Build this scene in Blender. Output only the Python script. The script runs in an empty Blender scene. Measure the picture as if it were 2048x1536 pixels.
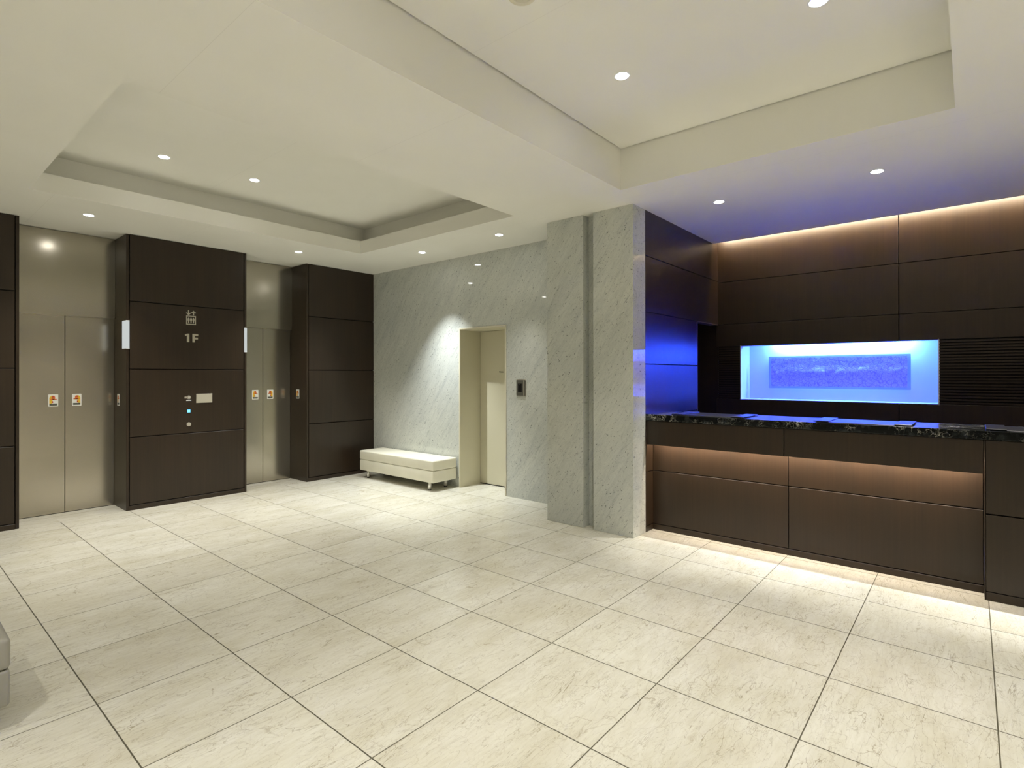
import bpy, bmesh, math, random
from mathutils import Vector, Matrix
random.seed(7)
C = bpy.context.scene.collection
SC = bpy.context.scene

# ------------------------------------------------------------------ measured planes (metres)
H = 3.066; HL = 3.228; HC = 3.45; HR = 3.411
YC, YT, YD = 7.1366, 7.5383, 7.5954
A1, A2, A3, A4 = 0.962, 1.845, 3.147, 3.975
D1, D2 = 1.398, 3.574
ZT = 2.15
XW = 5.0955; YDA, YDB, ZDA, XDR = 5.227, 4.415, 2.109, 5.480
XP, YP1, YP2, XPS, YP3, YP4 = 4.5266, 3.357, 2.920, 4.6346, 2.803, 2.376
XF = 4.7687; XCE = 6.540; XB = 6.6987; XO = 6.053; ZO = 2.0976
XR, YR0, ZFA, YFJ, ZC0, ZC1, XSL = 4.7883, -0.0577, 0.835, 1.169, 1.0656, 1.124, 4.7694
XK = 4.9251; ZK = 0.5716; ZBB = 0.055
XMIN, YMIN = -4.2, -4.0

# ------------------------------------------------------------------ materials
def mat(name):
    m = bpy.data.materials.new(name); m.use_nodes = True
    nt = m.node_tree; b = nt.nodes['Principled BSDF']
    return m, nt, b
def plain(name, col, rough=0.5, metal=0.0, spec=0.5, coat=0.0):
    m, nt, b = mat(name)
    b.inputs['Base Color'].default_value = (*col, 1); b.inputs['Roughness'].default_value = rough
    b.inputs['Metallic'].default_value = metal; b.inputs['Specular IOR Level'].default_value = spec
    b.inputs['Coat Weight'].default_value = coat
    return m
def N(nt, typ, **kw):
    n = nt.nodes.new(typ)
    for k, v in kw.items():
        if k.startswith('_'): setattr(n, k[1:], v)
        else: n.inputs[k.replace('__', ' ')].default_value = v
    return n
def L(nt, a, b): nt.links.new(a, b)
def ramp(nt, src, stops):
    r = nt.nodes.new('ShaderNodeValToRGB')
    e = r.color_ramp.elements
    while len(e) < len(stops): e.new(0.5)
    for el, (p, c) in zip(e, stops):
        el.position = p; el.color = (*c, 1) if len(c) == 3 else c
    L(nt, src, r.inputs[0]); return r.outputs[0]
def mth(nt, op, a, b=None, c=None):
    n = nt.nodes.new('ShaderNodeMath'); n.operation = op
    for k, v in enumerate((a, b, c)):
        if v is None: continue
        if isinstance(v, (int, float)): n.inputs[k].default_value = v
        else: L(nt, v, n.inputs[k])
    return n.outputs[0]
def mixc(nt, f, a, b, mode='MIX'):
    n = nt.nodes.new('ShaderNodeMix'); n.data_type = 'RGBA'; n.blend_type = mode
    for k, v in ((0, f), (6, a), (7, b)):
        if isinstance(v, (int, float)): n.inputs[k].default_value = v
        elif isinstance(v, tuple): n.inputs[k].default_value = (*v, 1)
        else: L(nt, v, n.inputs[k])
    return n.outputs[2]
def pos(nt, scale=(1, 1, 1), rot=(0, 0, 0)):
    g = nt.nodes.new('ShaderNodeNewGeometry'); r = nt.nodes.new('ShaderNodeMapping'); m = nt.nodes.new('ShaderNodeMapping')
    m.inputs['Scale'].default_value = scale; r.inputs['Rotation'].default_value = rot
    L(nt, g.outputs['Position'], r.inputs[0]); L(nt, r.outputs[0], m.inputs[0]); return m.outputs[0]
def noise(nt, vec, scale, detail=4, rough=.5, dist=0.0):
    n = N(nt, 'ShaderNodeTexNoise', Scale=scale, Detail=detail, Roughness=rough, Distortion=dist)
    L(nt, vec, n.inputs['Vector']); return n.outputs['Fac']

def wood_mat():
    m, nt, b = mat('dark_walnut_veneer')
    # per panel variation comes from the object position, grain runs vertically
    g = noise(nt, pos(nt, (70, 70, 1.2)), 1.0, 6, .6, .3)
    w = noise(nt, pos(nt, (9, 9, 1.6)), 1.0, 3, .5)
    c1 = ramp(nt, g, [(.25, (.0200, .0116, .0057)), (.5, (.0250, .0149, .0075)), (.75, (.0302, .0182, .0096))])
    c2 = ramp(nt, w, [(.3, (.88, .90, .91)), (.7, (1.10, 1.06, 1.02))])
    L(nt, mixc(nt, 1.0, c1, c2, 'MULTIPLY'), b.inputs['Base Color'])
    b.inputs['Roughness'].default_value = .36; b.inputs['Specular IOR Level'].default_value = .5
    bu = N(nt, 'ShaderNodeBump', Strength=.04, Distance=.001); L(nt, g, bu.inputs['Height'])
    L(nt, bu.outputs[0], b.inputs['Normal'])
    return m
WOOD = wood_mat()
GAP = plain('panel_gap_black', (.006, .004, .003), .8)

def marble_mat():
    m, nt, b = mat('grey_white_marble')
    # veins rise steeply toward -Y / +Z
    rot = (math.radians(-36), 0, 0)
    v1 = noise(nt, pos(nt, (5, 9, 1.5), rot), 1.0, 6, .6, .4)
    v2 = noise(nt, pos(nt, (30, 52, 13), rot), 1.0, 5, .7, .8)
    v3 = noise(nt, pos(nt, (8, 26, 3.0), rot), 1.0, 6, .72, 1.2)
    fg = noise(nt, pos(nt, (1, 1, 1)), 150, 2, .5)
    sp = noise(nt, pos(nt, (60, 75, 42), rot), 1.0, 2, .6)
    cl = noise(nt, pos(nt, (1.1, 1.1, 1.1)), 1.0, 3, .5)
    a = ramp(nt, v1, [(.28, (.58, .60, .575)), (.47, (.65, .665, .625)), (.7, (.685, .70, .655))])
    d = ramp(nt, v2, [(.28, (.66, .69, .69)), (.42, (.95, .955, .955)), (.7, (1.04, 1.04, 1.03))])
    e = ramp(nt, v3, [(.30, (.52, .54, .55)), (.385, (.93, .935, .94)), (.52, (1, 1, 1))])
    s = ramp(nt, sp, [(.30, (.22, .24, .24)), (.345, (1, 1, 1))])
    k = ramp(nt, cl, [(.3, (.92, .93, .94)), (.7, (1.04, 1.03, 1.01))])
    col = mixc(nt, 1.0, mixc(nt, .9, mixc(nt, .9, mixc(nt, .8, mixc(nt, 1.0, a, ramp(nt, fg, [(.3, (.90, .91, .90)), (.7, (1.07, 1.07, 1.07))]), 'MULTIPLY'), e, 'MULTIPLY'), d, 'MULTIPLY'), s, 'MULTIPLY'), k, 'MULTIPLY')
    # slab joints as fine grooves
    g = nt.nodes.new('ShaderNodeNewGeometry'); sx = nt.nodes.new('ShaderNodeSeparateXYZ'); L(nt, g.outputs['Position'], sx.inputs[0])
    jz = None
    for z in (0.46, 1.015, 1.56, 2.12, 2.68):
        t = mth(nt, 'LESS_THAN', mth(nt, 'ABSOLUTE', mth(nt, 'SUBTRACT', sx.outputs[2], z)), .0012)
        jz = t if jz is None else mth(nt, 'MAXIMUM', jz, t)
    for y in (5.61, 6.84, 4.392):
        t = mth(nt, 'LESS_THAN', mth(nt, 'ABSOLUTE', mth(nt, 'SUBTRACT', sx.outputs[1], y)), .0014)
        jz = mth(nt, 'MAXIMUM', jz, t)
    col = mixc(nt, mth(nt, 'MULTIPLY', jz, .35), col, (.62, .62, .55))
    L(nt, col, b.inputs['Base Color'])
    b.inputs['Roughness'].default_value = .035; b.inputs['Specular IOR Level'].default_value = .5
    return m
MARBLE = marble_mat()

TX0, TSX, TY0, TSY = 0.6779, 0.5975, 3.6814, 0.6266
def floor_mat():
    m, nt, b = mat('cream_marble_floor_tiles')
    g = nt.nodes.new('ShaderNodeNewGeometry'); s = nt.nodes.new('ShaderNodeSeparateXYZ'); L(nt, g.outputs['Position'], s.inputs[0])
    X, Y = s.outputs[0], s.outputs[1]
    u = mth(nt, 'DIVIDE', mth(nt, 'SUBTRACT', X, TX0 - 20 * TSX), TSX)
    v = mth(nt, 'DIVIDE', mth(nt, 'SUBTRACT', Y, TY0 - 20 * TSY), TSY)
    fu = mth(nt, 'FRACT', u); fv = mth(nt, 'FRACT', v)
    du = mth(nt, 'MULTIPLY', mth(nt, 'MINIMUM', fu, mth(nt, 'SUBTRACT', 1.0, fu)), TSX)
    dv = mth(nt, 'MULTIPLY', mth(nt, 'MINIMUM', fv, mth(nt, 'SUBTRACT', 1.0, fv)), TSY)
    ju = mth(nt, 'MULTIPLY', mth(nt, 'LESS_THAN', du, .0029), mth(nt, 'LESS_THAN', Y, 7.14))
    jv = mth(nt, 'LESS_THAN', dv, .0026)
    cu = mth(nt, 'FLOOR', u); cv = mth(nt, 'FLOOR', v)
    cid = nt.nodes.new('ShaderNodeCombineXYZ'); L(nt, cu, cid.inputs[0]); L(nt, cv, cid.inputs[1])
    wn = nt.nodes.new('ShaderNodeTexWhiteNoise'); L(nt, cid.outputs[0], wn.inputs[0])
    off = nt.nodes.new('ShaderNodeVectorMath'); off.operation = 'MULTIPLY_ADD'
    L(nt, wn.outputs['Color'], off.inputs[0]); off.inputs[1].default_value = (9, 9, 9); L(nt, g.outputs['Position'], off.inputs[2])
    P = off.outputs[0]
    def mp(scale, rz=0.0):
        k = nt.nodes.new('ShaderNodeMapping'); k.inputs['Scale'].default_value = scale; k.inputs['Rotation'].default_value = (0, 0, rz)
        L(nt, P, k.inputs[0]); return k.outputs[0]
    # warped coordinates for the wandering veins
    wv = N(nt, 'ShaderNodeTexNoise', Scale=7.0, Detail=5, Roughness=.6); L(nt, P, wv.inputs['Vector'])
    wm = nt.nodes.new('ShaderNodeVectorMath'); wm.operation = 'MULTIPLY_ADD'
    L(nt, wv.outputs['Color'], wm.inputs[0]); wm.inputs[1].default_value = (.16, .16, 0); L(nt, mp((1, 1, 1)), wm.inputs[2])
    def web(scale, width, str_):
        k = nt.nodes.new('ShaderNodeMapping'); k.inputs['Scale'].default_value = scale; L(nt, wm.outputs[0], k.inputs[0])
        vo = nt.nodes.new('ShaderNodeTexVoronoi'); vo.feature = 'DISTANCE_TO_EDGE'; vo.inputs['Scale'].default_value = 1.0
        L(nt, k.outputs[0], vo.inputs['Vector'])
        t = mth(nt, 'SUBTRACT', 1.0, mth(nt, 'MINIMUM', mth(nt, 'DIVIDE', vo.outputs['Distance'], width), 1.0))
        return mth(nt, 'MULTIPLY', t, str_)
    m1 = mth(nt, 'MULTIPLY', web((4.5, 11, 1), .013, .55), ramp(nt, noise(nt, mp((3, 5, 3)), 1.0, 3, .6), [(.36, (.12, .12, .12)), (.62, (1, 1, 1))]))
    m2 = mth(nt, 'MULTIPLY', web((10, 30, 1), .026, .36), ramp(nt, noise(nt, mp((6, 7, 3)), 1.0, 3, .6), [(.36, (.1, .1, .1)), (.62, (1, 1, 1))]))
    def threads(sc, k, wd, dist, msk):
        q = noise(nt, mp(sc), 1.0, 5, .55, dist)
        t = mth(nt, 'ABSOLUTE', mth(nt, 'SUBTRACT', mth(nt, 'FRACT', mth(nt, 'MULTIPLY', q, k)), .5))
        t = mth(nt, 'SUBTRACT', 1.0, mth(nt, 'MINIMUM', mth(nt, 'DIVIDE', t, wd), 1.0))
        return mth(nt, 'MULTIPLY', t, ramp(nt, noise(nt, mp(msk), 1.0, 4, .6), [(.38, (0, 0, 0)), (.66, (1, 1, 1))]))
    th = mth(nt, 'MAXIMUM', mth(nt, 'MULTIPLY', threads((1.7, 8, 1), 9, .05, .5, (4, 7, 2)), .75), mth(nt, 'MULTIPLY', threads((3.2, 17, 1), 8, .06, .8, (6, 9, 3)), .5))
    base = ramp(nt, noise(nt, mp((2.2, 5, 2)), 1.0, 5, .6), [(.28, (.61, .585, .475)), (.5, (.675, .66, .57)), (.70, (.725, .715, .64))])
    fine = ramp(nt, noise(nt, mp((10, 55, 10), .12), 1.0, 4, .6), [(.3, (.95, .94, .92)), (.6, (1.02, 1.02, 1.02))])
    base = mixc(nt, 1.0, base, fine, 'MULTIPLY')
    tv = ramp(nt, wn.outputs['Value'], [(0, (.95, .94, .92)), (1, (1.04, 1.04, 1.04))])
    base = mixc(nt, 1.0, base, tv, 'MULTIPLY')
    col = mixc(nt, th, base, (.20, .155, .08)); col = mixc(nt, m1, col, (.26, .20, .11)); col = mixc(nt, m2, col, (.36, .30, .19))
    col = mixc(nt, jv, col, (.10, .09, .055)); col = mixc(nt, ju, col, (.085, .078, .05))
    L(nt, col, b.inputs['Base Color'])
    r = mth(nt, 'MULTIPLY_ADD', mth(nt, 'MAXIMUM', ju, jv), .4, .24)
    L(nt, r, b.inputs['Roughness']); b.inputs['Specular IOR Level'].default_value = .45
    return m
FLOOR = floor_mat()

def ceil_mat():
    m, nt, b = mat('matt_cream_ceiling_paint')
    g = nt.nodes.new('ShaderNodeNewGeometry'); s = nt.nodes.new('ShaderNodeSeparateXYZ'); L(nt, g.outputs['Position'], s.inputs[0])
    j = None
    for x in (1.045, 2.32, 4.36):
        t = mth(nt, 'LESS_THAN', mth(nt, 'ABSOLUTE', mth(nt, 'SUBTRACT', s.outputs[0], x)), .0012)
        j = t if j is None else mth(nt, 'MAXIMUM', j, t)
    sn = nt.nodes.new('ShaderNodeSeparateXYZ'); L(nt, g.outputs['Normal'], sn.inputs[0])
    j = mth(nt, 'MULTIPLY', j, mth(nt, 'GREATER_THAN', mth(nt, 'ABSOLUTE', sn.outputs[2]), .5))
    n = noise(nt, pos(nt), 1.3, 2, .5)
    c = ramp(nt, n, [(.3, (.88, .87, .80)), (.7, (.91, .90, .835))])
    L(nt, mixc(nt, mth(nt, 'MULTIPLY', j, .18), c, (.4, .38, .32)), b.inputs['Base Color'])
    b.inputs['Roughness'].default_value = .7; b.inputs['Specular IOR Level'].default_value = .2
    return m
CEIL = ceil_mat()
PAINT = plain('cream_wall_paint', (.70, .67, .56), .6)
CREAM = plain('cream_satin_enamel', (.66, .625, .47), .42)
CREAMT = plain('cream_frame_enamel', (.74, .70, .55), .35)
WHITE = plain('white_lacquer', (.82, .84, .86), .35)

def steel_mat():
    m, nt, b = mat('hairline_stainless_steel')
    n = noise(nt, pos(nt, (900, 900, 30)), 1.0, 2, .5)
    k = noise(nt, pos(nt, (1.5, 1.5, 1.1)), 1.0, 3, .5)
    c = ramp(nt, k, [(.3, (.43, .40, .335)), (.7, (.49, .455, .385))])
    L(nt, c, b.inputs['Base Color']); b.inputs['Metallic'].default_value = .9
    L(nt, ramp(nt, n, [(.3, (.175,) * 3), (.7, (.205,) * 3)]), b.inputs['Roughness'])
    return m
STEEL = steel_mat()
SATIN = plain('satin_nickel', (.62, .58, .50), .38, .75)
CHROME = plain('chrome', (.94, .93, .90), .30, .8)
RUBBER = plain('black_rubber', (.012, .012, .012), .6)
GREYM = plain('grey_metal_plate', (.20, .20, .17), .4, .6)
BLACK = plain('black_plastic', (.008, .008, .008), .3)

def leather_mat(name, col):
    m, nt, b = mat(name)
    n = noise(nt, pos(nt), 260, 3, .6); n2 = noise(nt, pos(nt), 5, 2, .5)
    c = ramp(nt, n2, [(.3, tuple(x * .96 for x in col)), (.7, tuple(min(1, x * 1.03) for x in col))])
    L(nt, c, b.inputs['Base Color']); b.inputs['Roughness'].default_value = .45
    bu = N(nt, 'ShaderNodeBump', Strength=.10, Distance=.0006); L(nt, n, bu.inputs['Height']); L(nt, bu.outputs[0], b.inputs['Normal'])
    return m
LEATHER = leather_mat('ivory_leatherette', (.76, .735, .60))
LEATHER2 = leather_mat('pale_grey_leatherette', (.35, .34, .295))

def black_marble_mat():
    m, nt, b = mat('black_marble_white_veins')
    w = N(nt, 'ShaderNodeTexNoise', Scale=5.0, Detail=5, Roughness=.6); L(nt, pos(nt), w.inputs['Vector'])
    wm = nt.nodes.new('ShaderNodeVectorMath'); wm.operation = 'MULTIPLY_ADD'
    L(nt, w.outputs['Color'], wm.inputs[0]); wm.inputs[1].default_value = (.25, .25, .25); L(nt, pos(nt), wm.inputs[2])
    def web(sc, wd):
        vo = nt.nodes.new('ShaderNodeTexVoronoi'); vo.feature = 'DISTANCE_TO_EDGE'; vo.inputs['Scale'].default_value = sc
        L(nt, wm.outputs[0], vo.inputs['Vector'])
        return mth(nt, 'SUBTRACT', 1.0, mth(nt, 'MINIMUM', mth(nt, 'DIVIDE', vo.outputs['Distance'], wd), 1.0))
    mask = ramp(nt, noise(nt, pos(nt), 6, 4, .6), [(.46, (0, 0, 0)), (.66, (1, 1, 1))])
    v = mth(nt, 'MULTIPLY', mth(nt, 'MAXIMUM', web(8, .022), mth(nt, 'MULTIPLY', web(24, .05), .7)), mask)
    cl = ramp(nt, noise(nt, pos(nt), 9, 5, .65), [(.52, (.006, .007, .007)), (.80, (.05, .055, .055))])
    L(nt, mixc(nt, v, cl, (.66, .64, .56)), b.inputs['Base Color'])
    b.inputs['Roughness'].default_value = .14
    return m
BMARBLE = black_marble_mat()
MATLEATHER = plain('black_desk_mat_leather', (.012, .012, .014), .32)

def emit(name, col, strength):
    m = bpy.data.materials.new(name); m.use_nodes = True; nt = m.node_tree
    for n in list(nt.nodes): nt.nodes.remove(n)
    e = nt.nodes.new('ShaderNodeEmission'); o = nt.nodes.new('ShaderNodeOutputMaterial')
    e.inputs[0].default_value = (*col, 1); e.inputs[1].default_value = strength; L(nt, e.outputs[0], o.inputs[0])
    return m
LAMP = emit('downlight_lens_glow', (1.0, .98, .93), 24)
NICHE_E = emit('blue_white_led_glow', (.026, .076, 1.0), 450)
WARM_E = emit('warm_led_glow', (1.0, .84, .70), 90)
WARM_C = emit('warm_cove_led_glow', (1.0, .80, .58), 42)
LANT_E = emit('hall_lantern_glow', (.95, 1.0, .98), .33)
BLUE_E = emit('blue_indicator_glow', (.12, .45, 1.0), 1.6)

def art_mat():
    m, nt, b = mat('crackled_cast_glass')
    def web(sc, wd, dist):
        w = N(nt, 'ShaderNodeTexNoise', Scale=9.0, Detail=4, Roughness=.6); L(nt, pos(nt), w.inputs['Vector'])
        wm = nt.nodes.new('ShaderNodeVectorMath'); wm.operation = 'MULTIPLY_ADD'
        L(nt, w.outputs['Color'], wm.inputs[0]); wm.inputs[1].default_value = (dist,) * 3; L(nt, pos(nt), wm.inputs[2])
        vo = nt.nodes.new('ShaderNodeTexVoronoi'); vo.feature = 'DISTANCE_TO_EDGE'; vo.inputs['Scale'].default_value = sc
        L(nt, wm.outputs[0], vo.inputs['Vector'])
        return mth(nt, 'SUBTRACT', 1.0, mth(nt, 'MINIMUM', mth(nt, 'DIVIDE', vo.outputs['Distance'], wd), 1.0))
    v = mth(nt, 'MAXIMUM', web(26, .10, .06), mth(nt, 'MULTIPLY', web(55, .12, .05), .5))
    L(nt, mixc(nt, mth(nt, 'MULTIPLY', v, .7), (.80, .80, .90), (.26, .18, .62)), b.inputs['Base Color'])
    b.inputs['Roughness'].default_value = .22; b.inputs['Transmission Weight'].default_value = .08
    bu = N(nt, 'ShaderNodeBump', Strength=.6, Distance=.004)
    L(nt, mth(nt, 'SUBTRACT', 1.0, v), bu.inputs['Height']); L(nt, bu.outputs[0], b.inputs['Normal'])
    return m
ART = art_mat()
def glass_mat():
    m, nt, b = mat('clear_glass'); b.inputs['Transmission Weight'].default_value = .85
    b.inputs['Base Color'].default_value = (.85, .90, .97, 1); b.inputs['Roughness'].default_value = .05; return m
GLASS = glass_mat()
NICHEW = plain('white_niche_laminate', (.78, .80, .84), .4)

# ------------------------------------------------------------------ helpers
def bm_box(bm, x0, x1, y0, y1, z0, z1, bevel=0.0, seg=1, mi=0):
    r = bmesh.ops.create_cube(bm, size=1.0)
    vs = r['verts']
    for v in vs:
        v.co = Vector(((x0 + x1) / 2 + v.co.x * (x1 - x0), (y0 + y1) / 2 + v.co.y * (y1 - y0), (z0 + z1) / 2 + v.co.z * (z1 - z0)))
    fs = {f for v in vs for f in v.link_faces}
    for f in fs: f.material_index = mi
    if bevel:
        es = {e for v in vs for e in v.link_edges}
        rr = bmesh.ops.bevel(bm, geom=list(es) + vs, offset=bevel, segments=seg, affect='EDGES', profile=.5)
        for f in rr['faces']: f.material_index = mi
def bm_cyl(bm, c, r, axis, length, seg=32, r2=None, mi=0, bevel=0):
    res = bmesh.ops.create_cone(bm, cap_ends=True, segments=seg, radius1=r, radius2=r if r2 is None else r2, depth=length)
    q = Vector((0, 0, 1)).rotation_difference(Vector(axis)).to_matrix()
    fs = set()
    for v in res['verts']:
        v.co = q @ v.co + Vector(c)
        fs |= set(v.link_faces)
    for f in fs: f.material_index = mi
def bm_ring(bm, c, r0, r1, z0, z1, seg=40, mi=0):
    """flat annular trim ring with rounded-off edge, axis Z"""
    prof = [(r0, z1), (r0, z0), (r0 + .002, z0 - .0012), (r1 - .002, z0 - .0012), (r1, z0 + .0008), (r1, z1)]
    rows = []
    for i in range(seg):
        a = 2 * math.pi * i / seg
        rows.append([bm.verts.new((c[0] + p * math.cos(a), c[1] + p * math.sin(a), z)) for p, z in prof])
    for i in range(seg):
        A, B = rows[i], rows[(i + 1) % seg]
        for k in range(len(prof)):
            f = bm.faces.new((A[k], B[k], B[(k + 1) % len(prof)], A[(k + 1) % len(prof)])); f.material_index = mi; f.smooth = True
def link(name, bm, mats, parent=None, smooth=False):
    bmesh.ops.recalc_face_normals(bm, faces=bm.faces[:])
    if parent is not None:
        off = world_loc(parent)
        bmesh.ops.translate(bm, verts=bm.verts[:], vec=-off)
    me = bpy.data.meshes.new(name); bm.to_mesh(me); bm.free()
    if not isinstance(mats, (list, tuple)): mats = [mats]
    for m in mats: me.materials.append(m)
    if smooth:
        for p in me.polygons: p.use_smooth = True
    o = bpy.data.objects.new(name, me); C.objects.link(o)
    if parent is not None: o.parent = parent
    return o
def world_loc(o):
    v = Vector(o.location)
    while o.parent: o = o.parent; v += Vector(o.location)
    return v
def tag(o, label, cat=None, group=None, kind=None):
    o['label'] = label
    if cat: o['category'] = cat
    if group: o['group'] = group
    if kind: o['kind'] = kind
    return o
def thing(name, loc, label, cat, group=None, kind=None):
    o = bpy.data.objects.new(name, None); C.objects.link(o); o.location = loc; o.empty_display_size = .1
    return tag(o, label, cat, group, kind)
def box(name, b, m, parent=None, bevel=0.0, seg=1):
    bm = bmesh.new(); bm_box(bm, *b, bevel=bevel, seg=seg); return link(name, bm, m, parent)
def boxes(name, bs, m, parent=None, bevel=0.0):
    bm = bmesh.new()
    for b in bs: bm_box(bm, *b, bevel=bevel)
    return link(name, bm, m, parent)
def struct(o, label, cat): return tag(o, label, cat, kind='structure')

# ------------------------------------------------------------------ floor, ceiling
fb = box('added_carpet', (5.2001, XB + .02, YMIN, YP4, 0, .006), plain('added_dark_carpet', (.02, .018, .016), .9))  # unseen dark sheet, added so less floor light bounces up to the ceiling
struct(fb, 'unseen dark carpet added behind the reception counter to cut bounce light', 'carpet')
fl = box('floor', (XMIN - .2, 7.4, YMIN - .2, 8.2, -.08, 0), FLOOR)
struct(fl, 'cream veined marble floor of large square tiles with dark joints', 'floor')

CX0, CX1, CY0, CY1 = .876, 4.114, 3.458, 6.052; PK = .2
RX0, RX1, RY0, RY1 = -2.6, 4.1254, .0742, 2.2808
def cells(xs, ys, excl):
    out = []
    for i in range(len(xs) - 1):
        for j in range(len(ys) - 1):
            cx, cy = (xs[i] + xs[i + 1]) / 2, (ys[j] + ys[j + 1]) / 2
            if any(a < cx < b and c < cy < d for a, b, c, d in excl): continue
            out.append((xs[i], xs[i + 1], ys[j], ys[j + 1]))
    return out
bm = bmesh.new()
xs = sorted([XMIN - .15, CX0, CX1, RX0, RX1, XW, XCE, 7.3]); ys = sorted([YMIN - .15, RY0, RY1, YP4, CY0, CY1, 8.1])
for (a, b, c, d) in cells(xs, ys, [(CX0, CX1, CY0, CY1), (RX0, RX1, RY0, RY1), (XCE, 9, -9, YP4), (XW, 9, YP4, 9)]):
    bm_box(bm, a, b, c, d, H, HL)
# left tray ceiling: hidden ledge, cove walls, raised soffit
p = PK; t = .04
bm_box(bm, CX0 - p - t, CX1 + p + t, CY0 - p - t, CY1 + p + t, HC, HC + t)
bm_box(bm, CX0 - p - t, CX0 - p, CY0 - p - t, CY1 + p + t, HL, HC); bm_box(bm, CX1 + p, CX1 + p + t, CY0 - p - t, CY1 + p + t, HL, HC)
bm_box(bm, CX0 - p, CX1 + p, CY0 - p - t, CY0 - p, HL, HC); bm_box(bm, CX0 - p, CX1 + p, CY1 + p, CY1 + p + t, HL, HC)
# right tray ceiling: tall upstands, shadow gap, raised soffit
g = .010; h2 = HR + .03
bm_box(bm, RX0 + g, RX1 - g, RY0 + g, RY1 - g, HR, HR + .02)
bm_box(bm, RX0 - t, RX1 + t, RY0 - t, RY1 + t, h2 + .02, h2 + .05)
bm_box(bm, RX0 - t, RX0, RY0 - t, RY1 + t, HL, h2 + .02); bm_box(bm, RX1, RX1 + t, RY0 - t, RY1 + t, HL, h2 + .02)
bm_box(bm, RX0, RX1, RY0 - t, RY0, HL, h2 + .02); bm_box(bm, RX0, RX1, RY1, RY1 + t, HL, h2 + .02)
# lid above the light slot at the reception wall
bm_box(bm, XCE - .3, 7.3, YMIN - .1, YP4 + .1, 3.36, 3.40); bm_box(bm, XCE - .3, XCE - .26, YMIN - .1, YP4, HL, 3.36)
ce = link('ceiling', bm, CEIL)
struct(ce, 'cream plaster ceiling with two recessed trays', 'ceiling')

# ------------------------------------------------------------------ walls outside the view
wf = box('wall_front', (XMIN - .2, 7.3, YMIN - .2, YMIN, 0, 3.45), plain('warm_wall_stone', (.52, .49, .41), .6))
struct(wf, 'warm grey stone wall behind the viewer', 'wall')
wl = box('wall_left', (XMIN - .2, XMIN, YMIN, 8.1, 0, 3.45), WOOD)
struct(wl, 'dark wood wall at the far left of the lobby', 'wall')
wb = box('wall_back', (XMIN, XW + .3, YD + .05, YD + .25, 0, H + .1), PAINT)
struct(wb, 'wall behind the elevator doors', 'wall')
wx = box('trim_1', (XMIN, -.34, YC, YD + .05, 0, H), PAINT)
struct(wx, 'cream wall section left of the wood piers', 'wall')

# ------------------------------------------------------------------ wood clad piers between the elevators
JZ = [ZBB, .8102, 1.5688, 2.3235, H]
def pier(x0, x1, label, left=True, right=True):
    r = thing('wood_clad_pier', ((x0 + x1) / 2, YC, 0), label, 'pier', 'dark wood piers beside the elevators')
    gp = .010; st = .030
    a = x0 + (st if left else 0); b = x1 - (st if right else 0)
    box('core', (x0 + .004, x1 - .004, YC + .02, YD + .02, 0, H - .004), GAP, r)
    if left: box('side_panel', (x0, a - .004, YC, YD + .02, 0, H - .004), WOOD, r, .0015)
    if right: box('side_panel', (b + .004, x1, YC, YD + .02, 0, H - .004), WOOD, r, .0015)
    for i in range(4):
        z0 = JZ[i] + gp / 2; z1 = JZ[i + 1] - (gp / 2 if i < 3 else .004)
        box('front_panel', (a + .004, b - .004, YC, YC + .02, z0, z1), WOOD, r, .0015)
    box('plinth', (a - .003, b + .003, YC, YC + .02, 0, JZ[0] - gp / 2), WOOD, r, .001)
    return r
pier(A1 - 1.30, A1, 'dark wood panelled pier cut off by the left edge of the photo')
pier(A2, A3, 'dark wood panelled pier between the elevators, bearing the 1F sign and call buttons')
pier(A4, XW, 'dark wood panelled pier in the corner behind the white bench', right=False)

# ------------------------------------------------------------------ elevators
def elevator(n, x0, xm, x1, label):
    r = thing('door_%d' % n, ((x0 + x1) / 2, YD, 0), label, 'elevator door', kind='structure')
    box('transom_panel', (x0 + .001, x1 - .001, YT, YD + .045, ZT, H - .006), STEEL, r, .001)
    box('door_leaf', (x0 + .001, xm - .0022, YD, YD + .045, .006, ZT + .02), STEEL, r, .0015)
    box('door_leaf', (xm + .0022, x1 - .001, YD, YD + .045, .006, ZT + .02), STEEL, r, .0015)
    box('seam', (xm - .004, xm + .004, YD + .012, YD + .045, .006, ZT - .001), GAP, r)
    box('sill', (x0 + .001, x1 - .001, YD + .004, YD + .045, 0, .0055), GAP, r)
    return r
elevator(1, A1, D1, A2, 'left elevator with wide stainless steel sliding doors and steel transom')
elevator(2, A3, D2, A4, 'second elevator with stainless steel doors between the wood piers')

# ------------------------------------------------------------------ marble wall and its door
wr = boxes('wall_right', [(XW, XW + .36, YP1 - .1, YDB, 0, H), (XW, XW + .36, YDA, YD + .05, 0, H), (XW, XW + .36, YDB, YDA, ZDA, H)], MARBLE)
struct(wr, 'polished grey marble wall with the cream door and white bench', 'wall')
d3 = thing('door_3', (XDR, (YDA + YDB) / 2, 0), 'cream staff door set deep in the marble wall', 'door', kind='structure')
box('door_leaf', (XDR, XDR + .045, YDB - .05, YDA - .016, .010, ZDA - .016), CREAM, d3, .002)
box('kick_plate', (XDR - .0012, XDR, YDB, YDA - .020, .012, .162), CREAM, d3, .0005)
boxes('jamb_lining', [(XW - .004, XDR + .045, YDA - .012, YDA, 0, ZDA), (XW - .004, XDR + .045, YDB, YDB + .012, 0, ZDA), (XW - .004, XDR + .045, YDB + .012, YDA - .012, ZDA - .012, ZDA)], CREAM, d3)
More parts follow.
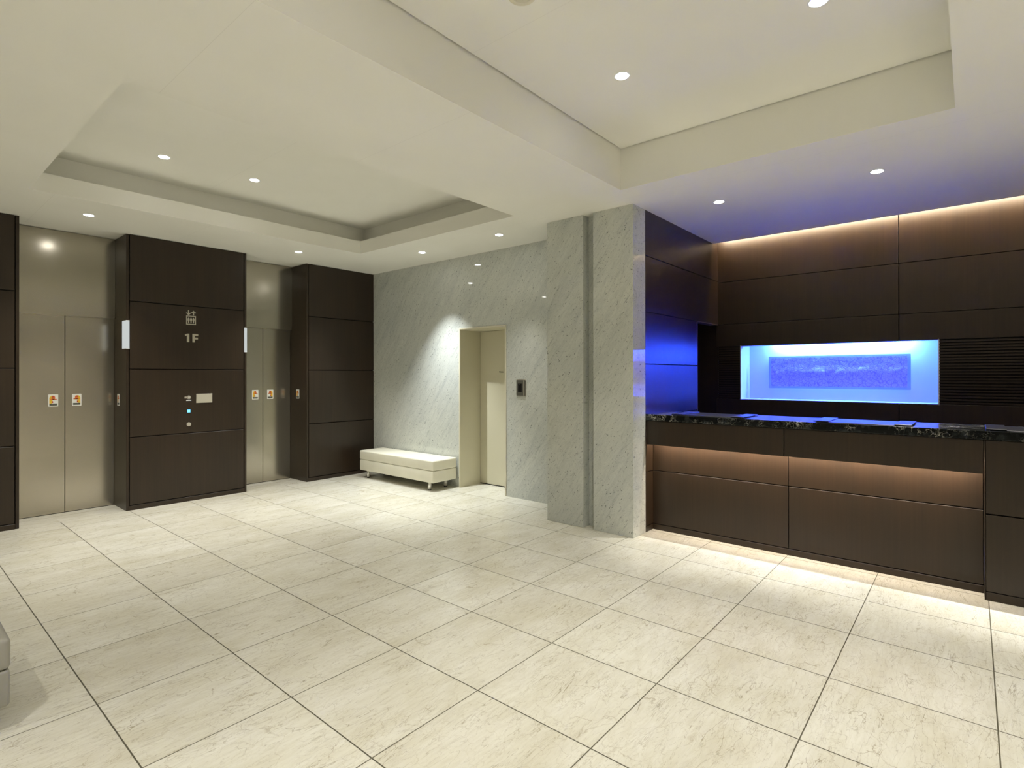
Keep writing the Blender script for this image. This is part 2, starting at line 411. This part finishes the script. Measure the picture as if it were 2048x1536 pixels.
boxes('door_frame', [(XW - .008, XW + .02, YDA - .006, YDA + .010, 0, ZDA + .010), (XW - .008, XW + .02, YDB - .010, YDB + .006, 0, ZDA + .010), (XW - .008, XW + .02, YDB + .006, YDA - .006, ZDA - .006, ZDA + .010)], CREAMT, d3, .001)
box('threshold', (XDR - .004, XDR + .045, YDB, YDA - .012, 0, .006), GAP, d3)
box('back_panel', (XDR + .05, XDR + .08, YDB - .1, YDA + .1, 0, ZDA + .1), GAP, d3)

def text_mesh(name, s, size, m, parent, origin, xdir, zdir, off=0.0, ext=.0008):
    cu = bpy.data.curves.new('t', 'FONT'); cu.body = s; cu.size = size; cu.offset = off; cu.extrude = ext
    cu.align_x = 'CENTER'; cu.align_y = 'CENTER'
    o = bpy.data.objects.new('t', cu); C.objects.link(o)
    dg = bpy.context.evaluated_depsgraph_get(); me = bpy.data.meshes.new_from_object(o.evaluated_get(dg))
    bpy.data.objects.remove(o)
    X = Vector(xdir); Z = Vector(zdir); Nn = X.cross(Z)
    M = Matrix((X, Z, Nn)).transposed()
    base = Vector(origin) - (world_loc(parent) if parent else Vector((0, 0, 0)))
    for v in me.vertices: v.co = M @ v.co + base
    me.materials.clear(); me.materials.append(m); me.name = name
    ob = bpy.data.objects.new(name, me); C.objects.link(ob)
    if parent: ob.parent = parent
    return ob
tm = text_mesh('lettering', 'Private', .026, BLACK, d3, (XDR - .001, 4.826, 1.537), (0, -1, 0), (0, 0, 1), .0004)
tm['label'] = 'small dark lettering reading Private'

# ------------------------------------------------------------------ marble pillars
p1 = box('marble_pillar', (XP, XW + .3, YP2, YP1, 0, H), MARBLE, bevel=.0015)
tag(p1, 'grey marble pillar nearer the cream door, reflecting a ceiling light', 'pillar', 'grey marble pillars')
p2 = box('marble_pillar', (XP, XF, YP4, YP3, 0, H), MARBLE, bevel=.0015)
tag(p2, 'grey marble pillar adjoining the reception counter', 'pillar', 'grey marble pillars')
ws = box('trim_2', (XPS, XF + .35, YP3, YP2, 0, H), MARBLE)
struct(ws, 'narrow recessed marble strip between the two marble pillars', 'wall')

# ------------------------------------------------------------------ reception recess: wood walls
side = thing('wall_side', (5.4, YP4, 0), 'dark wood panelled side wall of the reception, lit blue', 'wall', kind='structure')
gp = .008
box('core', (XF + .002, XO - .02, YP4 + .02, YP3 + .05, 0, 3.36), GAP, side)
box('core', (XO - .02, XB, YP4 + .02, YP4 + .10, ZO + .012, 3.36), GAP, side)
SZ = [0, ZBB, ZK, 1.10, 1.5990, 2.0976, 2.632, 3.30]
for i in range(len(SZ) - 1):
    z0 = SZ[i] + (gp / 2 if i else 0); z1 = SZ[i + 1] - gp / 2
    x1 = XB - .001 if SZ[i] >= ZO - .01 else XO - .010
    box('wall_panel', (XF + .002, x1, YP4, YP4 + .02, z0, z1), WOOD, side, .001)
TRIM = plain('bronze_edge_trim', (.11, .075, .05), .35)
boxes('opening_trim', [(XO - .010, XO, YP4 - .002, YP4 + .10, 0, ZO), (XO, XB - .004, YP4 - .002, YP4 + .10, ZO - .0, ZO + .008)], TRIM, side, .001)
corr = boxes('wall_corridor', [(XO - .02, XB + .02, 3.9, 4.0, 0, 2.6), (XO - .06, XO - .0201, YP3 + .05, 3.9, 0, 2.6), (XO - .02, XO - .0001, YP4 + .10, YP3 + .06, 0, 2.6),
                               (XB + .02, XB + .06, YP4, 4.0, 0, 2.6), (XO - .06, XB + .06, YP4 + .10, 4.0, 2.6, 2.64)], WOOD)
struct(corr, 'dark staff passage opening beside the reception back wall', 'wall')

# back wall of the reception with niche opening
NY0, NY1, NZ0, NZ1 = .2564, 2.104, 1.2088, 1.8332
NXB = 7.03
rw = thing('wall_reception', (XB, 1.0, 0), 'dark wood panelled reception back wall with ribbed band', 'wall', kind='structure')
YL, YRR, YV = YP4, YMIN, .5666
RZ0, RZ1 = 1.209, 1.831
boxes('core', [(XB + .02, XB + .06, YRR, YL + .0, 0, NZ0 - .012), (XB + .02, XB + .06, YRR, YL, NZ1 + .012, 3.36),
               (XB + .02, XB + .06, YRR, NY0 - .012, NZ0 - .012, NZ1 + .012), (XB + .02, XB + .06, NY1 + .012, YL, NZ0 - .012, NZ1 + .012)], GAP, rw)
cols = [(YV + .004, YL + .018), (YV - 1.80, YV - .004), (YMIN, YV - 1.808)]
rows = [(0, .60), (.608, RZ0 - .004), (NZ1 + .004, 2.1016 - .004), (2.1016 + .004, 2.614 - .004), (2.614 + .004, 3.34)]
for (z0, z1) in rows:
    for (y0, y1) in cols: box('wall_panel', (XB, XB + .02, y0, y1, z0, z1), WOOD, rw, .001)
# ribbed band: fine horizontal slats
n = 22; ph = (RZ1 - RZ0) / n
for (y0, y1) in ((NY1 + .004, YL - .002), (YMIN, NY0 - .004)):
    bm = bmesh.new()
    for ye in (y0 - .001, y1 - .003): bm_box(bm, XB + .004, XB + .0195, ye, ye + .004, RZ0, RZ1)
    for i in range(n):
        z = RZ0 + i * ph
        bm_box(bm, XB + .002, XB + .0195, y0, y1, z + ph * .22, z + ph * .80)
    link('ribbed_panel', bm, WOOD, rw)['label'] = 'dark band of fine horizontal wooden ribs'

# illuminated niche
ni = thing('display_niche', (XB + .15, (NY0 + NY1) / 2, NZ0), 'white lined rectangular wall niche glowing blue behind the reception counter', 'niche')
ZU = 1.93
boxes('lining', [(NXB, NXB + .02, NY0 - .012, NY1 + .012, NZ0 - .012, ZU), (XB + .0, NXB, NY0 - .012, NY1 + .012, NZ0 - .012, NZ0),
                 (XB + .0, NXB, NY0 - .010, NY0, NZ0, NZ1 + .012), (XB + .0, NXB, NY1, NY1 + .010, NZ0, NZ1 + .012),
                 (XB + .061, NXB, NY0 - .010, NY0, NZ1 + .012, ZU), (XB + .061, NXB, NY1, NY1 + .010, NZ1 + .012, ZU),
                 (XB + .022, XB + .10, NY0, NY1, NZ1, NZ1 + .012), (XB + .061, XB + .10, NY0, NY1, NZ1 + .012, ZU), (XB + .061, NXB + .02, NY0 - .012, NY1 + .012, ZU, ZU + .02)], NICHEW, ni)
ls = box('light_strip', (XB + .235, XB + .30, .48, 1.80, ZU - .028, ZU - .008), NICHE_E, ni, .003)
ar = thing('glass_artwork', (6.90, 1.175, 1.337), 'rectangular crackled glass relief mounted inside the blue niche', 'artwork')
box('glass_border', (6.945, 6.965, .487, 1.860, 1.337, 1.712), GLASS, ar, .003, 2)
bm = bmesh.new()
ny, nz = 120, 32; X0 = 6.945
random.seed(3)
def hh(y, z):
    s = math.sin(y * 41 + 3 * math.sin(z * 37)) * .3 + math.sin(y * 17 + z * 60) * .3 + math.sin(y * 93 - z * 70) * .25
    e = math.exp(-((z - 1.52) / .055) ** 2)
    return .006 + .005 * s * .5 + .010 * e * (1 + .6 * math.sin(y * 120 + 5 * math.sin(y * 31)))
gv = [[bm.verts.new((X0 - max(.001, hh(.515 + (1.832 - .515) * i / ny, 1.360 + (1.690 - 1.360) * j / nz)), .515 + (1.832 - .515) * i / ny, 1.360 + (1.690 - 1.360) * j / nz)) for j in range(nz + 1)] for i in range(ny + 1)]
bk = [[bm.verts.new((X0 + .001, v.co.y, v.co.z)) for v in col] for col in (gv[0], gv[-1])]
for i in range(ny):
    for j in range(nz):
        f = bm.faces.new((gv[i][j], gv[i + 1][j], gv[i + 1][j + 1], gv[i][j + 1])); f.smooth = True
link('crackled_relief', bm, ART, ar)['label'] = 'crackled violet blue glass surface'
for y in (.52, 1.81):
    for z in (1.37, 1.66): box('standoff', (6.965, NXB, y, y + .02, z, z + .02), CHROME, ar)

# warm light slot above the back wall
cl = box('cove_light', (XCE + .006, XCE + .030, YMIN + .1, YP4 - .02, HL - .09, HL - .06), WARM_C)
cl.location = (0, 0, 0)
tag(cl, 'warm linear light hidden in the ceiling slot above the reception back wall', 'light')

# ------------------------------------------------------------------ reception counter
ct = box('countertop', (XSL, 5.30, YMIN + .6, YP4 - .001, ZC0, ZC1), BMARBLE, bevel=.002)
tag(ct, 'black marble countertop with white veins running along the reception', 'countertop')
c1 = thing('reception_counter', (XR, 1.16, 0), 'dark wood reception counter with glowing recess under its overhanging fascia', 'counter', 'reception counter units')
box('carcass', (XK + .02, 5.20, YR0 + .001, YP4 - .001, 0, ZC0 - .001), GAP, c1)
box('carcass', (XR + .018, XK + .02, YR0 + .001, YP4 - .001, 1.00, ZC0 - .001), GAP, c1)
box('fascia_panel', (XR, XR + .018, YFJ + .003, YP4 - .006, ZFA, ZC0 - .006), WOOD, c1, .001)
box('fascia_panel', (XR, XR + .018, YR0 + .005, YFJ - .003, ZFA, ZC0 - .006), WOOD, c1, .001)
box('fascia_backing', (XR + .018, XR + .021, YR0 + .004, YP4 - .006, ZFA + .002, 1.0), GAP, c1)
for (y0, y1) in ((YFJ + .003, YP4 - .002), (YR0 + .005, YFJ - .003)):
    box('upper_panel', (XK, XK + .018, y0, y1, ZK + .004, 1.00), WOOD, c1, .001)
    box('lower_panel', (XK, XK + .018, y0, y1, ZBB + .004, ZK - .004), WOOD, c1, .001)
box('plinth', (XK, XK + .018, YR0 + .001, YP4 - .001, 0, ZBB - .004), WOOD, c1, .001)
box('light_strip', (XR + .022, XR + .040, YR0 + .03, YP4 - .05, ZFA + .050, ZFA + .065), WARM_E, c1)
c2 = thing('reception_counter', (XR, -1.5, 0), 'dark wood counter section reaching the floor at the right edge', 'counter', 'reception counter units')
box('carcass', (XR + .020, 5.20, YMIN + .6, YR0 - .006, 0, ZC0 - .001), GAP, c2)
box('side_panel', (XR + .0, XK + .018, YR0 - .006, YR0, 0, ZC0 - .006), WOOD, c2, .001)
box('upper_panel', (XR, XR + .018, YMIN + .6, YR0 - .008, ZK + .004, ZC0 - .006), WOOD, c2, .001)
box('lower_panel', (XR, XR + .018, YMIN + .6, YR0 - .008, ZBB + .006, ZK - .004), WOOD, c2, .001)
box('plinth', (XR, XR + .018, YMIN + .6, YR0 - .008, 0, ZBB), WOOD, c2, .001)

def desk_mat(y0, y1, label):
    r = thing('desk_mat', (5.01, (y0 + y1) / 2, ZC1), label, 'desk mat', 'writing mats on the countertop')
    x0, x1 = 4.80, 5.21
    box('writing_pad', (x0 + .012, x1 - .012, y0 + .02, y1 - .02, ZC1, ZC1 + .005), MATLEATHER, r, .0015)
    for a, b in ((y0, y0 + .105), (y1 - .105, y1)):
        box('end_bar', (x0, x1, a, b, ZC1 + .005, ZC1 + .013), MATLEATHER, r, .002)
    return r
desk_mat(1.49, 2.13, 'black leather desk mat nearest the marble pillar')
desk_mat(.33, .96, 'black leather desk mat in front of the niche, reflecting blue light')
desk_mat(-.70, -.067, 'black leather desk mat cut off by the right edge of the photo')

# ------------------------------------------------------------------ benches
def bench(x0, x1, y0, y1, label, m, feet, bev=.018):
    r = thing('bench', ((x0 + x1) / 2, (y0 + y1) / 2, 0), label, 'bench', 'leatherette lobby benches')
    zb, zs, zt = .112, .266, .398
    bm = bmesh.new(); bm_box(bm, x0, x1, y0, y1, zs + .001, zt, bevel=bev, seg=5)
    for v in bm.verts:   # slightly crowned top
        if v.co.z > zt - bev:
            fx = 1 - abs((v.co.x - (x0 + x1) / 2) / ((x1 - x0) / 2)) ** 2; fy = 1 - abs((v.co.y - (y0 + y1) / 2) / ((y1 - y0) / 2)) ** 2
            v.co.z += .02 * fx * fy
    link('seat_cushion', bm, m, r, True)
    bm = bmesh.new(); bm_box(bm, x0 + .002, x1 - .002, y0 + .002, y1 - .002, zb, zs - .001, bevel=bev * .7, seg=4)
    link('base', bm, m, r, True)
    for (fx, fy) in feet:
        bm = bmesh.new(); bm_cyl(bm, (fx, fy, (.016 + zb) / 2), .023, (0, 0, 1), zb - .016 + .004, 24)
        lg = link('leg', bm, CHROME, r, False)
        for pl in lg.data.polygons: pl.use_smooth = len(pl.vertices) == 4
        bm = bmesh.new(); bm_cyl(bm, (fx, fy, .008), .020, (0, 0, 1), .016, 24, r2=.024)
        link('foot', bm, RUBBER, lg)
    return r
bench(4.652, 5.075, 5.262, 6.865, 'white leatherette bench on chrome legs against the marble wall', LEATHER,
      [(4.72, 5.40), (5.00, 5.40), (4.72, 6.74), (5.00, 6.74)])
bench(-1.22, .392, 3.09, 3.72, 'pale grey leatherette bench whose end shows at the left edge', LEATHER2,
      [(.28, 3.18), (.28, 3.62), (-1.12, 3.18), (-1.12, 3.62)], bev=.020)

# ------------------------------------------------------------------ pier fittings
yf = YC - .0001
def lay(name, polys, m, parent, y=yf, th=.002):
    """extruded flat shapes facing -Y; polys are lists of (x,z)"""
    bm = bmesh.new()
    for poly in polys:
        a = [bm.verts.new((x, y - th, z)) for x, z in poly]; b = [bm.verts.new((x, y, z)) for x, z in poly]
        bm.faces.new(a); bm.faces.new(b[::-1])
        for i in range(len(poly)):
            j = (i + 1) % len(poly); bm.faces.new((a[i], b[i], b[j], a[j]))
    return link(name, bm, m, parent)
SILV = plain('brushed_silver_lettering', (.55, .52, .43), .45, .2)
pg = thing('elevator_pictogram', (2.497, YC, 2.18), 'silver elevator pictogram of arrows over a box of three figures', 'sign')
cx = 2.497
def arrow(x, z0, z1, up):
    w = .0060; zt = z1 if up else z0; s = -1 if up else 1; hw = .0265; hh_ = .024
    tip = (x, zt); return [
        [(x - w, z0 + (0 if up else .008)), (x + w, z0 + (0 if up else .008)), (x + w, z1 - (.008 if up else 0)), (x - w, z1 - (.008 if up else 0))],
        [tip, (x - hw, zt + s * hh_), (x - hw + .006, zt + s * (hh_ + .008)), (x, zt + s * .015)],
        [tip, (x, zt + s * .015), (x + hw - .006, zt + s * (hh_ + .008)), (x + hw, zt + s * hh_)]]
lay('arrow', arrow(cx - .0275, 2.214, 2.274, False), SILV, pg)
lay('arrow', arrow(cx + .0275, 2.213, 2.271, True), SILV, pg)
q = .0530; ww = .0095; zc = 2.155
lay('car_outline', [[(cx - q, zc - q), (cx + q, zc - q), (cx + q, zc - q + ww), (cx - q, zc - q + ww)], [(cx - q, zc + q - ww), (cx + q, zc + q - ww), (cx + q, zc + q), (cx - q, zc + q)],
    [(cx - q, zc - q + ww), (cx - q + ww, zc - q + ww), (cx - q + ww, zc + q - ww), (cx - q, zc + q - ww)], [(cx + q - ww, zc - q + ww), (cx + q, zc - q + ww), (cx + q, zc + q - ww), (cx + q - ww, zc + q - ww)]], SILV, pg)
for k in (-1, 0, 1):
    fx = cx + k * .0265; u = .80
    hd = [(fx + .0065 * u * math.cos(a * math.pi / 5), zc + (.031 + .0065 * math.sin(a * math.pi / 5)) * u) for a in range(10)]
    bd = [(fx + px * u, zc + pz * u) for px, pz in ((-.013, .026), (-.013, -.008), (-.008, -.010), (-.0065, -.044), (.0065, -.044), (.008, -.010), (.013, -.008), (.013, .026))]
    lay('figure', [hd, bd], SILV, pg)
fs = thing('floor_number_sign', (2.494, YC, 1.943), 'silver 1F lettering on the pier between the elevators', 'sign')
z0, z1 = 1.893, 1.993
lay('digit', [[(2.452, z0), (2.478, z0), (2.478, z1), (2.458, z1), (2.430, z1 - .012), (2.434, z1 - .030), (2.452, z1 - .022)]], SILV, fs)
lay('letter', [[(2.512, z0), (2.538, z0), (2.538, z0 + .036), (2.572, z0 + .036), (2.572, z0 + .058), (2.538, z0 + .058), (2.538, z1 - .022), (2.575, z1 - .022), (2.575, z1), (2.512, z1)]], SILV, fs)
npz = thing('notice_plate', (2.642, YC, 1.218), 'blank silver rectangular plate right of the call buttons', 'plate')
bm = bmesh.new(); bm_box(bm, 2.551, 2.733, YC - .006, YC, 1.164, 1.273, bevel=.0015); link('plate', bm, SATIN, npz)
bm = bmesh.new(); bm_box(bm, 2.558, 2.726, YC - .0072, YC - .006, 1.170, 1.267); link('plate_face', bm, SILV, npz)
ks = thing('key_switch', (2.464, YC, 1.235), 'small silver key switch with side latch above the blue indicator', 'switch')
bm = bmesh.new(); bm_cyl(bm, (2.472, YC - .005, 1.235), .021, (0, 1, 0), .010, 32); link('bezel', bm, SATIN, ks)
bm = bmesh.new(); bm_cyl(bm, (2.472, YC - .011, 1.235), .012, (0, 1, 0), .004, 24); link('key_barrel', bm, CHROME, ks)
box('latch', (2.425, 2.453, YC - .007, YC, 1.223, 1.245), SATIN, ks, .003, 2)
box('label_strip', (2.444, 2.498, YC - .003, YC, 1.193, 1.206), WHITE, ks, .001)
bi = thing('call_indicator', (2.472, YC, 1.072), 'small lit blue square indicator between key switch and call button', 'indicator')
box('bezel', (2.450, 2.493, YC - .003, YC, 1.050, 1.094), BLACK, bi, .003, 2)
box('lens', (2.455, 2.488, YC - .0045, YC - .003, 1.055, 1.088), BLUE_E, bi, .001)
cb = thing('call_button', (2.472, YC, .915), 'round silver elevator call button below the blue indicator', 'button')
bm = bmesh.new(); bm_cyl(bm, (2.472, YC - .003, .915), .024, (0, 1, 0), .006, 32); link('bezel', bm, SATIN, cb)
bm = bmesh.new(); bm_cyl(bm, (2.472, YC - .008, .915), .016, (0, 1, 0), .005, 32); link('push_cap', bm, SILV, cb)
def lantern(xa, xb, ya, yb, label, out):
    r = thing('hall_lantern', ((xa + xb) / 2, ya, 1.797), label, 'lamp', 'white hall lanterns on the pier corners')
    def ell(name, z0, z1, m, e=0.0):
        th = .0035
        if out < 0: pts = [(xa - e, ya - e), (xb + e, ya - e), (xb + e, YC), (xa + th + .0005, YC), (xa + th + .0005, yb), (xa - e, yb)]
        else: pts = [(xa - e, ya - e), (xb + e, ya - e), (xb + e, yb), (xb - th - .0005, yb), (xb - th - .0005, YC), (xa - e, YC)]
        bm = bmesh.new(); A = [bm.verts.new((x, y, z0)) for x, y in pts]; B = [bm.verts.new((x, y, z1)) for x, y in pts]
        bm.faces.new(A[::-1]); bm.faces.new(B)
        for i in range(6): bm.faces.new((A[i], A[(i + 1) % 6], B[(i + 1) % 6], B[i]))
        link(name, bm, m, r)
    ell('diffuser', 1.797, 2.103, LANT_E); ell('end_cap', 2.103, 2.107, WHITE, .0006); ell('end_cap', 1.793, 1.797, WHITE, .0006)
lantern(A2 - .004, A2 + .029, YC - .006, YC + .137, 'white hall lantern wrapping the pier corner beside the left elevator', -1)
lantern(A3 - .029, A3 + .004, YC - .006, YC + .137, 'white hall lantern wrapping the pier corner beside the second elevator', 1)

# ------------------------------------------------------------------ warning stickers
S_W = plain('sticker_white', (.80, .80, .74), .5); S_Y = plain('sticker_yellow', (.80, .50, .03), .5)
S_O = plain('sticker_orange', (.78, .20, .04), .5); S_R = plain('sticker_red', (.55, .06, .03), .5); S_G = plain('sticker_grey', (.16, .17, .14), .5)
S_B = plain('sticker_dark_print', (.03, .03, .02), .5)
def sticker(o3, ux, nrm, w, h, label, flip=1):
    """o3 = lower-left corner, ux = unit along width, nrm = outward"""
    r = thing('warning_sticker', o3, label, 'sticker', 'orange and white warning stickers')
    O = Vector(o3); U = Vector(ux); Nn = Vector(nrm); Z = Vector((0, 0, 1))
    def layer(name, polys, m, d0, d1):
        for poly in polys:
            bm = bmesh.new()
            if flip < 0: poly = [(1 - a, b) for a, b in poly]
            A = [bm.verts.new(O + U * (a * w) + Z * (b * h) + Nn * d1) for a, b in poly]
            B = [bm.verts.new(O + U * (a * w) + Z * (b * h) + Nn * d0) for a, b in poly]
            bm.faces.new(A); bm.faces.new(B[::-1])
            for i in range(len(poly)):
                j = (i + 1) % len(poly); bm.faces.new((A[i], B[i], B[j], A[j]))
            link(name, bm, m, r)
    cr = .05; rc = []
    for (ax, az, s) in ((1 - cr, cr * .7, -90), (1 - cr, 1 - cr * .7, 0), (cr, 1 - cr * .7, 90), (cr, cr * .7, 180)):
        for k in range(4):
            a = math.radians(s + k * 30); rc.append((ax + cr * math.cos(a), az + cr * .7 * math.sin(a)))
    layer('paper', [rc], S_W, 0, .0006)
    arch = [(.12, .26)] + [(.12, .70)] + [(.46 + .34 * math.cos(math.radians(a)), .66 + .24 * math.sin(math.radians(a))) for a in range(165, 75, -15)] + [(.46, .60), (.42, .42), (.40, .26)]
    layer('yellow_print', [arch], S_Y, .0006, .0008)
    layer('orange_print', [[(.34 + .20 * (1 + math.cos(math.radians(a))) * .9, .72 + .17 * math.sin(math.radians(a))) for a in range(0, 360, 24)], [(.20, .56), (.78, .56), (.78, .64), (.20, .64)]], S_O, .0008, .0010)
    layer('dark_print', [[(.36, .76), (.66, .76), (.62, .84), (.42, .84)], [(.36, .30), (.50, .30), (.48, .46), (.40, .44)], [(.74, .57), (.86, .57), (.86, .63), (.74, .63)]], S_R, .0010, .0012)
    layer('text_band', [[(.12, .08), (.90, .08), (.90, .25), (.12, .25)]], S_G, .0006, .0008)
    layer('text_print', [[(.16, .17), (.34, .17), (.34, .23), (.16, .23)], [(.40, .18), (.84, .18), (.84, .22), (.40, .22)], [(.16, .10), (.80, .10), (.80, .125), (.16, .125)]], S_B, .0008, .0010)
sz = 1.162; sh = .131
sticker((1.256, YD, sz), (1, 0, 0), (0, -1, 0), .085, sh, 'warning sticker on the left leaf of the left elevator')
sticker((1.460, YD, sz), (1, 0, 0), (0, -1, 0), .083, sh, 'warning sticker on the right leaf of the left elevator', -1)
sticker((3.424, YD, sz), (1, 0, 0), (0, -1, 0), .088, sh, 'warning sticker on the left leaf of the second elevator')
sticker((3.634, YD, sz), (1, 0, 0), (0, -1, 0), .090, sh, 'warning sticker on the right leaf of the second elevator', -1)
sticker((A2, 7.470, 1.155), (0, -1, 0), (-1, 0, 0), .088, sh, 'narrow looking warning sticker on the pier side beside the left elevator')
sticker((A4, 7.425, 1.163), (0, -1, 0), (-1, 0, 0), .088, sh, 'narrow looking warning sticker on the pier side beside the second elevator')

# ------------------------------------------------------------------ card reader on the marble wall
cr = thing('card_reader', (XW, 4.166, 1.34), 'grey metal card reader on the marble wall right of the cream door', 'card reader')
box('back_plate', (XW - .004, XW, 4.092, 4.240, 1.236, 1.442), SATIN, cr, .001)
box('housing', (XW - .016, XW - .004, 4.100, 4.233, 1.246, 1.434), GREYM, cr, .003, 2)
box('side_strip', (XW - .019, XW - .016, 4.104, 4.120, 1.250, 1.430), SATIN, cr, .001)
box('bezel', (XW - .019, XW - .016, 4.134, 4.212, 1.280, 1.402), GREYM, cr, .002)
bm = bmesh.new(); bm_box(bm, XW - .021, XW - .019, 4.142, 4.203, 1.290, 1.393, bevel=.001); link('reader_window', bm, BLACK, cr)
bm = bmesh.new(); bm_cyl(bm, (XW - .0215, 4.172, 1.384), .007, (1, 0, 0), .001, 3); link('arrow_mark', bm, GREYM, cr)

# ------------------------------------------------------------------ ceiling downlights
LIGHTS = []
def downlight(x, y, z, label, power=60, size=1.6, blend=.9, rr=.040, col=(1, .965, .90), group='recessed ceiling downlights'):
    r = thing('downlight', (x, y, z), label, 'downlight', group)
    bm = bmesh.new(); bm_ring(bm, (x, y), rr, rr + .013, z - .0005, z + .0005); link('trim_ring', bm, WHITE, r)
    bm = bmesh.new(); bm_cyl(bm, (x, y, z - .0016), rr, (0, 0, 1), .0032, 40, r2=rr); link('lens', bm, LAMP, r)
    ld = bpy.data.lights.new('bulb', 'SPOT'); ld.energy = power; ld.spot_size = size; ld.spot_blend = blend; ld.shadow_soft_size = .014; ld.color = col
    lo = bpy.data.objects.new('bulb', ld); C.objects.link(lo); lo.parent = r; lo.location = (0, 0, -.04)
    return r
PW = 84
downlight(1.397, 6.60, H, 'downlight in the low ceiling before the left elevator', PW)
downlight(3.542, 6.557, H, 'downlight in the low ceiling before the second elevator', PW)
downlight(4.581, 5.384, H, 'downlight above the white bench beside the marble wall', PW * 2.3, size=1.3, col=(.93, .98, 1.0))
downlight(4.566, 4.053, H, 'downlight near the marble wall, closest to the marble pillars', PW * .55, size=1.15, blend=1.0)
downlight(4.988, 1.757, H, 'downlight above the counter nearest the marble pillar', PW * 2.4, size=.86, col=(1, .985, .96))
downlight(5.030, .560, H, 'downlight above the counter farther right, over the niche', PW * 2.4, size=.86, col=(1, .985, .96))
downlight(1.711, 5.520, HC, 'left one of the two downlights in the left ceiling tray', PW)
downlight(2.500, 5.486, HC, 'right one of the two downlights in the left ceiling tray', PW)
downlight(3.115, 1.711, HR, 'downlight in the right ceiling tray near its inner corner', PW * .9)
downlight(3.142, .598, HR, 'downlight cut by the top edge of the photo in the right ceiling tray', PW * .85)
# made-up lamps out of view, added to brighten the lobby and front wall
for (x, y, z) in ((1.15, 1.711, HR), (1.15, .598, HR), (-.85, 1.711, HR), (-.85, .598, HR), (5.03, -.64, H), (5.03, -1.84, H),
                  (-1.9, 5.0, H), (-1.9, 2.9, H), (3.1, -1.6, H), (.6, -1.6, H), (-1.9, -1.6, H), (-.4, -3.3, H), (1.5, -3.3, H), (3.4, -3.3, H)):
    downlight(x, y, z, 'unseen recessed downlight added to brighten the lobby', PW * (2.6 if x > 5 else .62 if y > 0 and x > 0 else 1.25), size=(.86 if x > 5 else 1.6), group='added unseen downlights')
sp = thing('ceiling_speaker', (2.128, 1.732, HR), 'round cream ceiling fitting cut by the top edge of the photo', 'speaker')
bm = bmesh.new(); bm_ring(bm, (2.128, 1.732), .050, .072, HR - .004, HR + .0005); link('rim', bm, CREAMT, sp)
bm = bmesh.new(); bm_cyl(bm, (2.128, 1.732, HR - .002), .050, (0, 0, 1), .004, 40); link('grille', bm, CREAM, sp)

# ------------------------------------------------------------------ world and camera
w = bpy.data.worlds.new('World'); SC.world = w; w.use_nodes = True
w.node_tree.nodes['Background'].inputs[0].default_value = (1.0, .97, .92, 1)
w.node_tree.nodes['Background'].inputs[1].default_value = .12

yaw, pitch, roll, f = .70060, .0023, -.0014, 1089.91
F = Vector((math.cos(yaw) * math.cos(pitch), math.sin(yaw) * math.cos(pitch), math.sin(pitch)))
R0 = Vector((math.sin(yaw), -math.cos(yaw), 0)); U0 = R0.cross(F)
Rr = R0 * math.cos(roll) + U0 * math.sin(roll); Uu = -R0 * math.sin(roll) + U0 * math.cos(roll)
cd = bpy.data.cameras.new('camera'); cd.sensor_width = 36; cd.sensor_fit = 'HORIZONTAL'; cd.lens = f / 2048 * 36
cd.shift_x = -1.99 / 2048; cd.shift_y = -21.18 / 2048; cd.clip_start = .05
co = bpy.data.objects.new('camera', cd); C.objects.link(co)
co.matrix_world = Matrix(((Rr.x, Uu.x, -F.x, 0), (Rr.y, Uu.y, -F.y, 0), (Rr.z, Uu.z, -F.z, 1.5), (0, 0, 0, 1)))
SC.camera = co
vs = SC.view_settings; SC.display_settings.display_device = 'sRGB'
vs.view_transform = 'Standard'; vs.look = 'None'; vs.gamma = 1; vs.use_curve_mapping = False; vs.exposure = 0.88
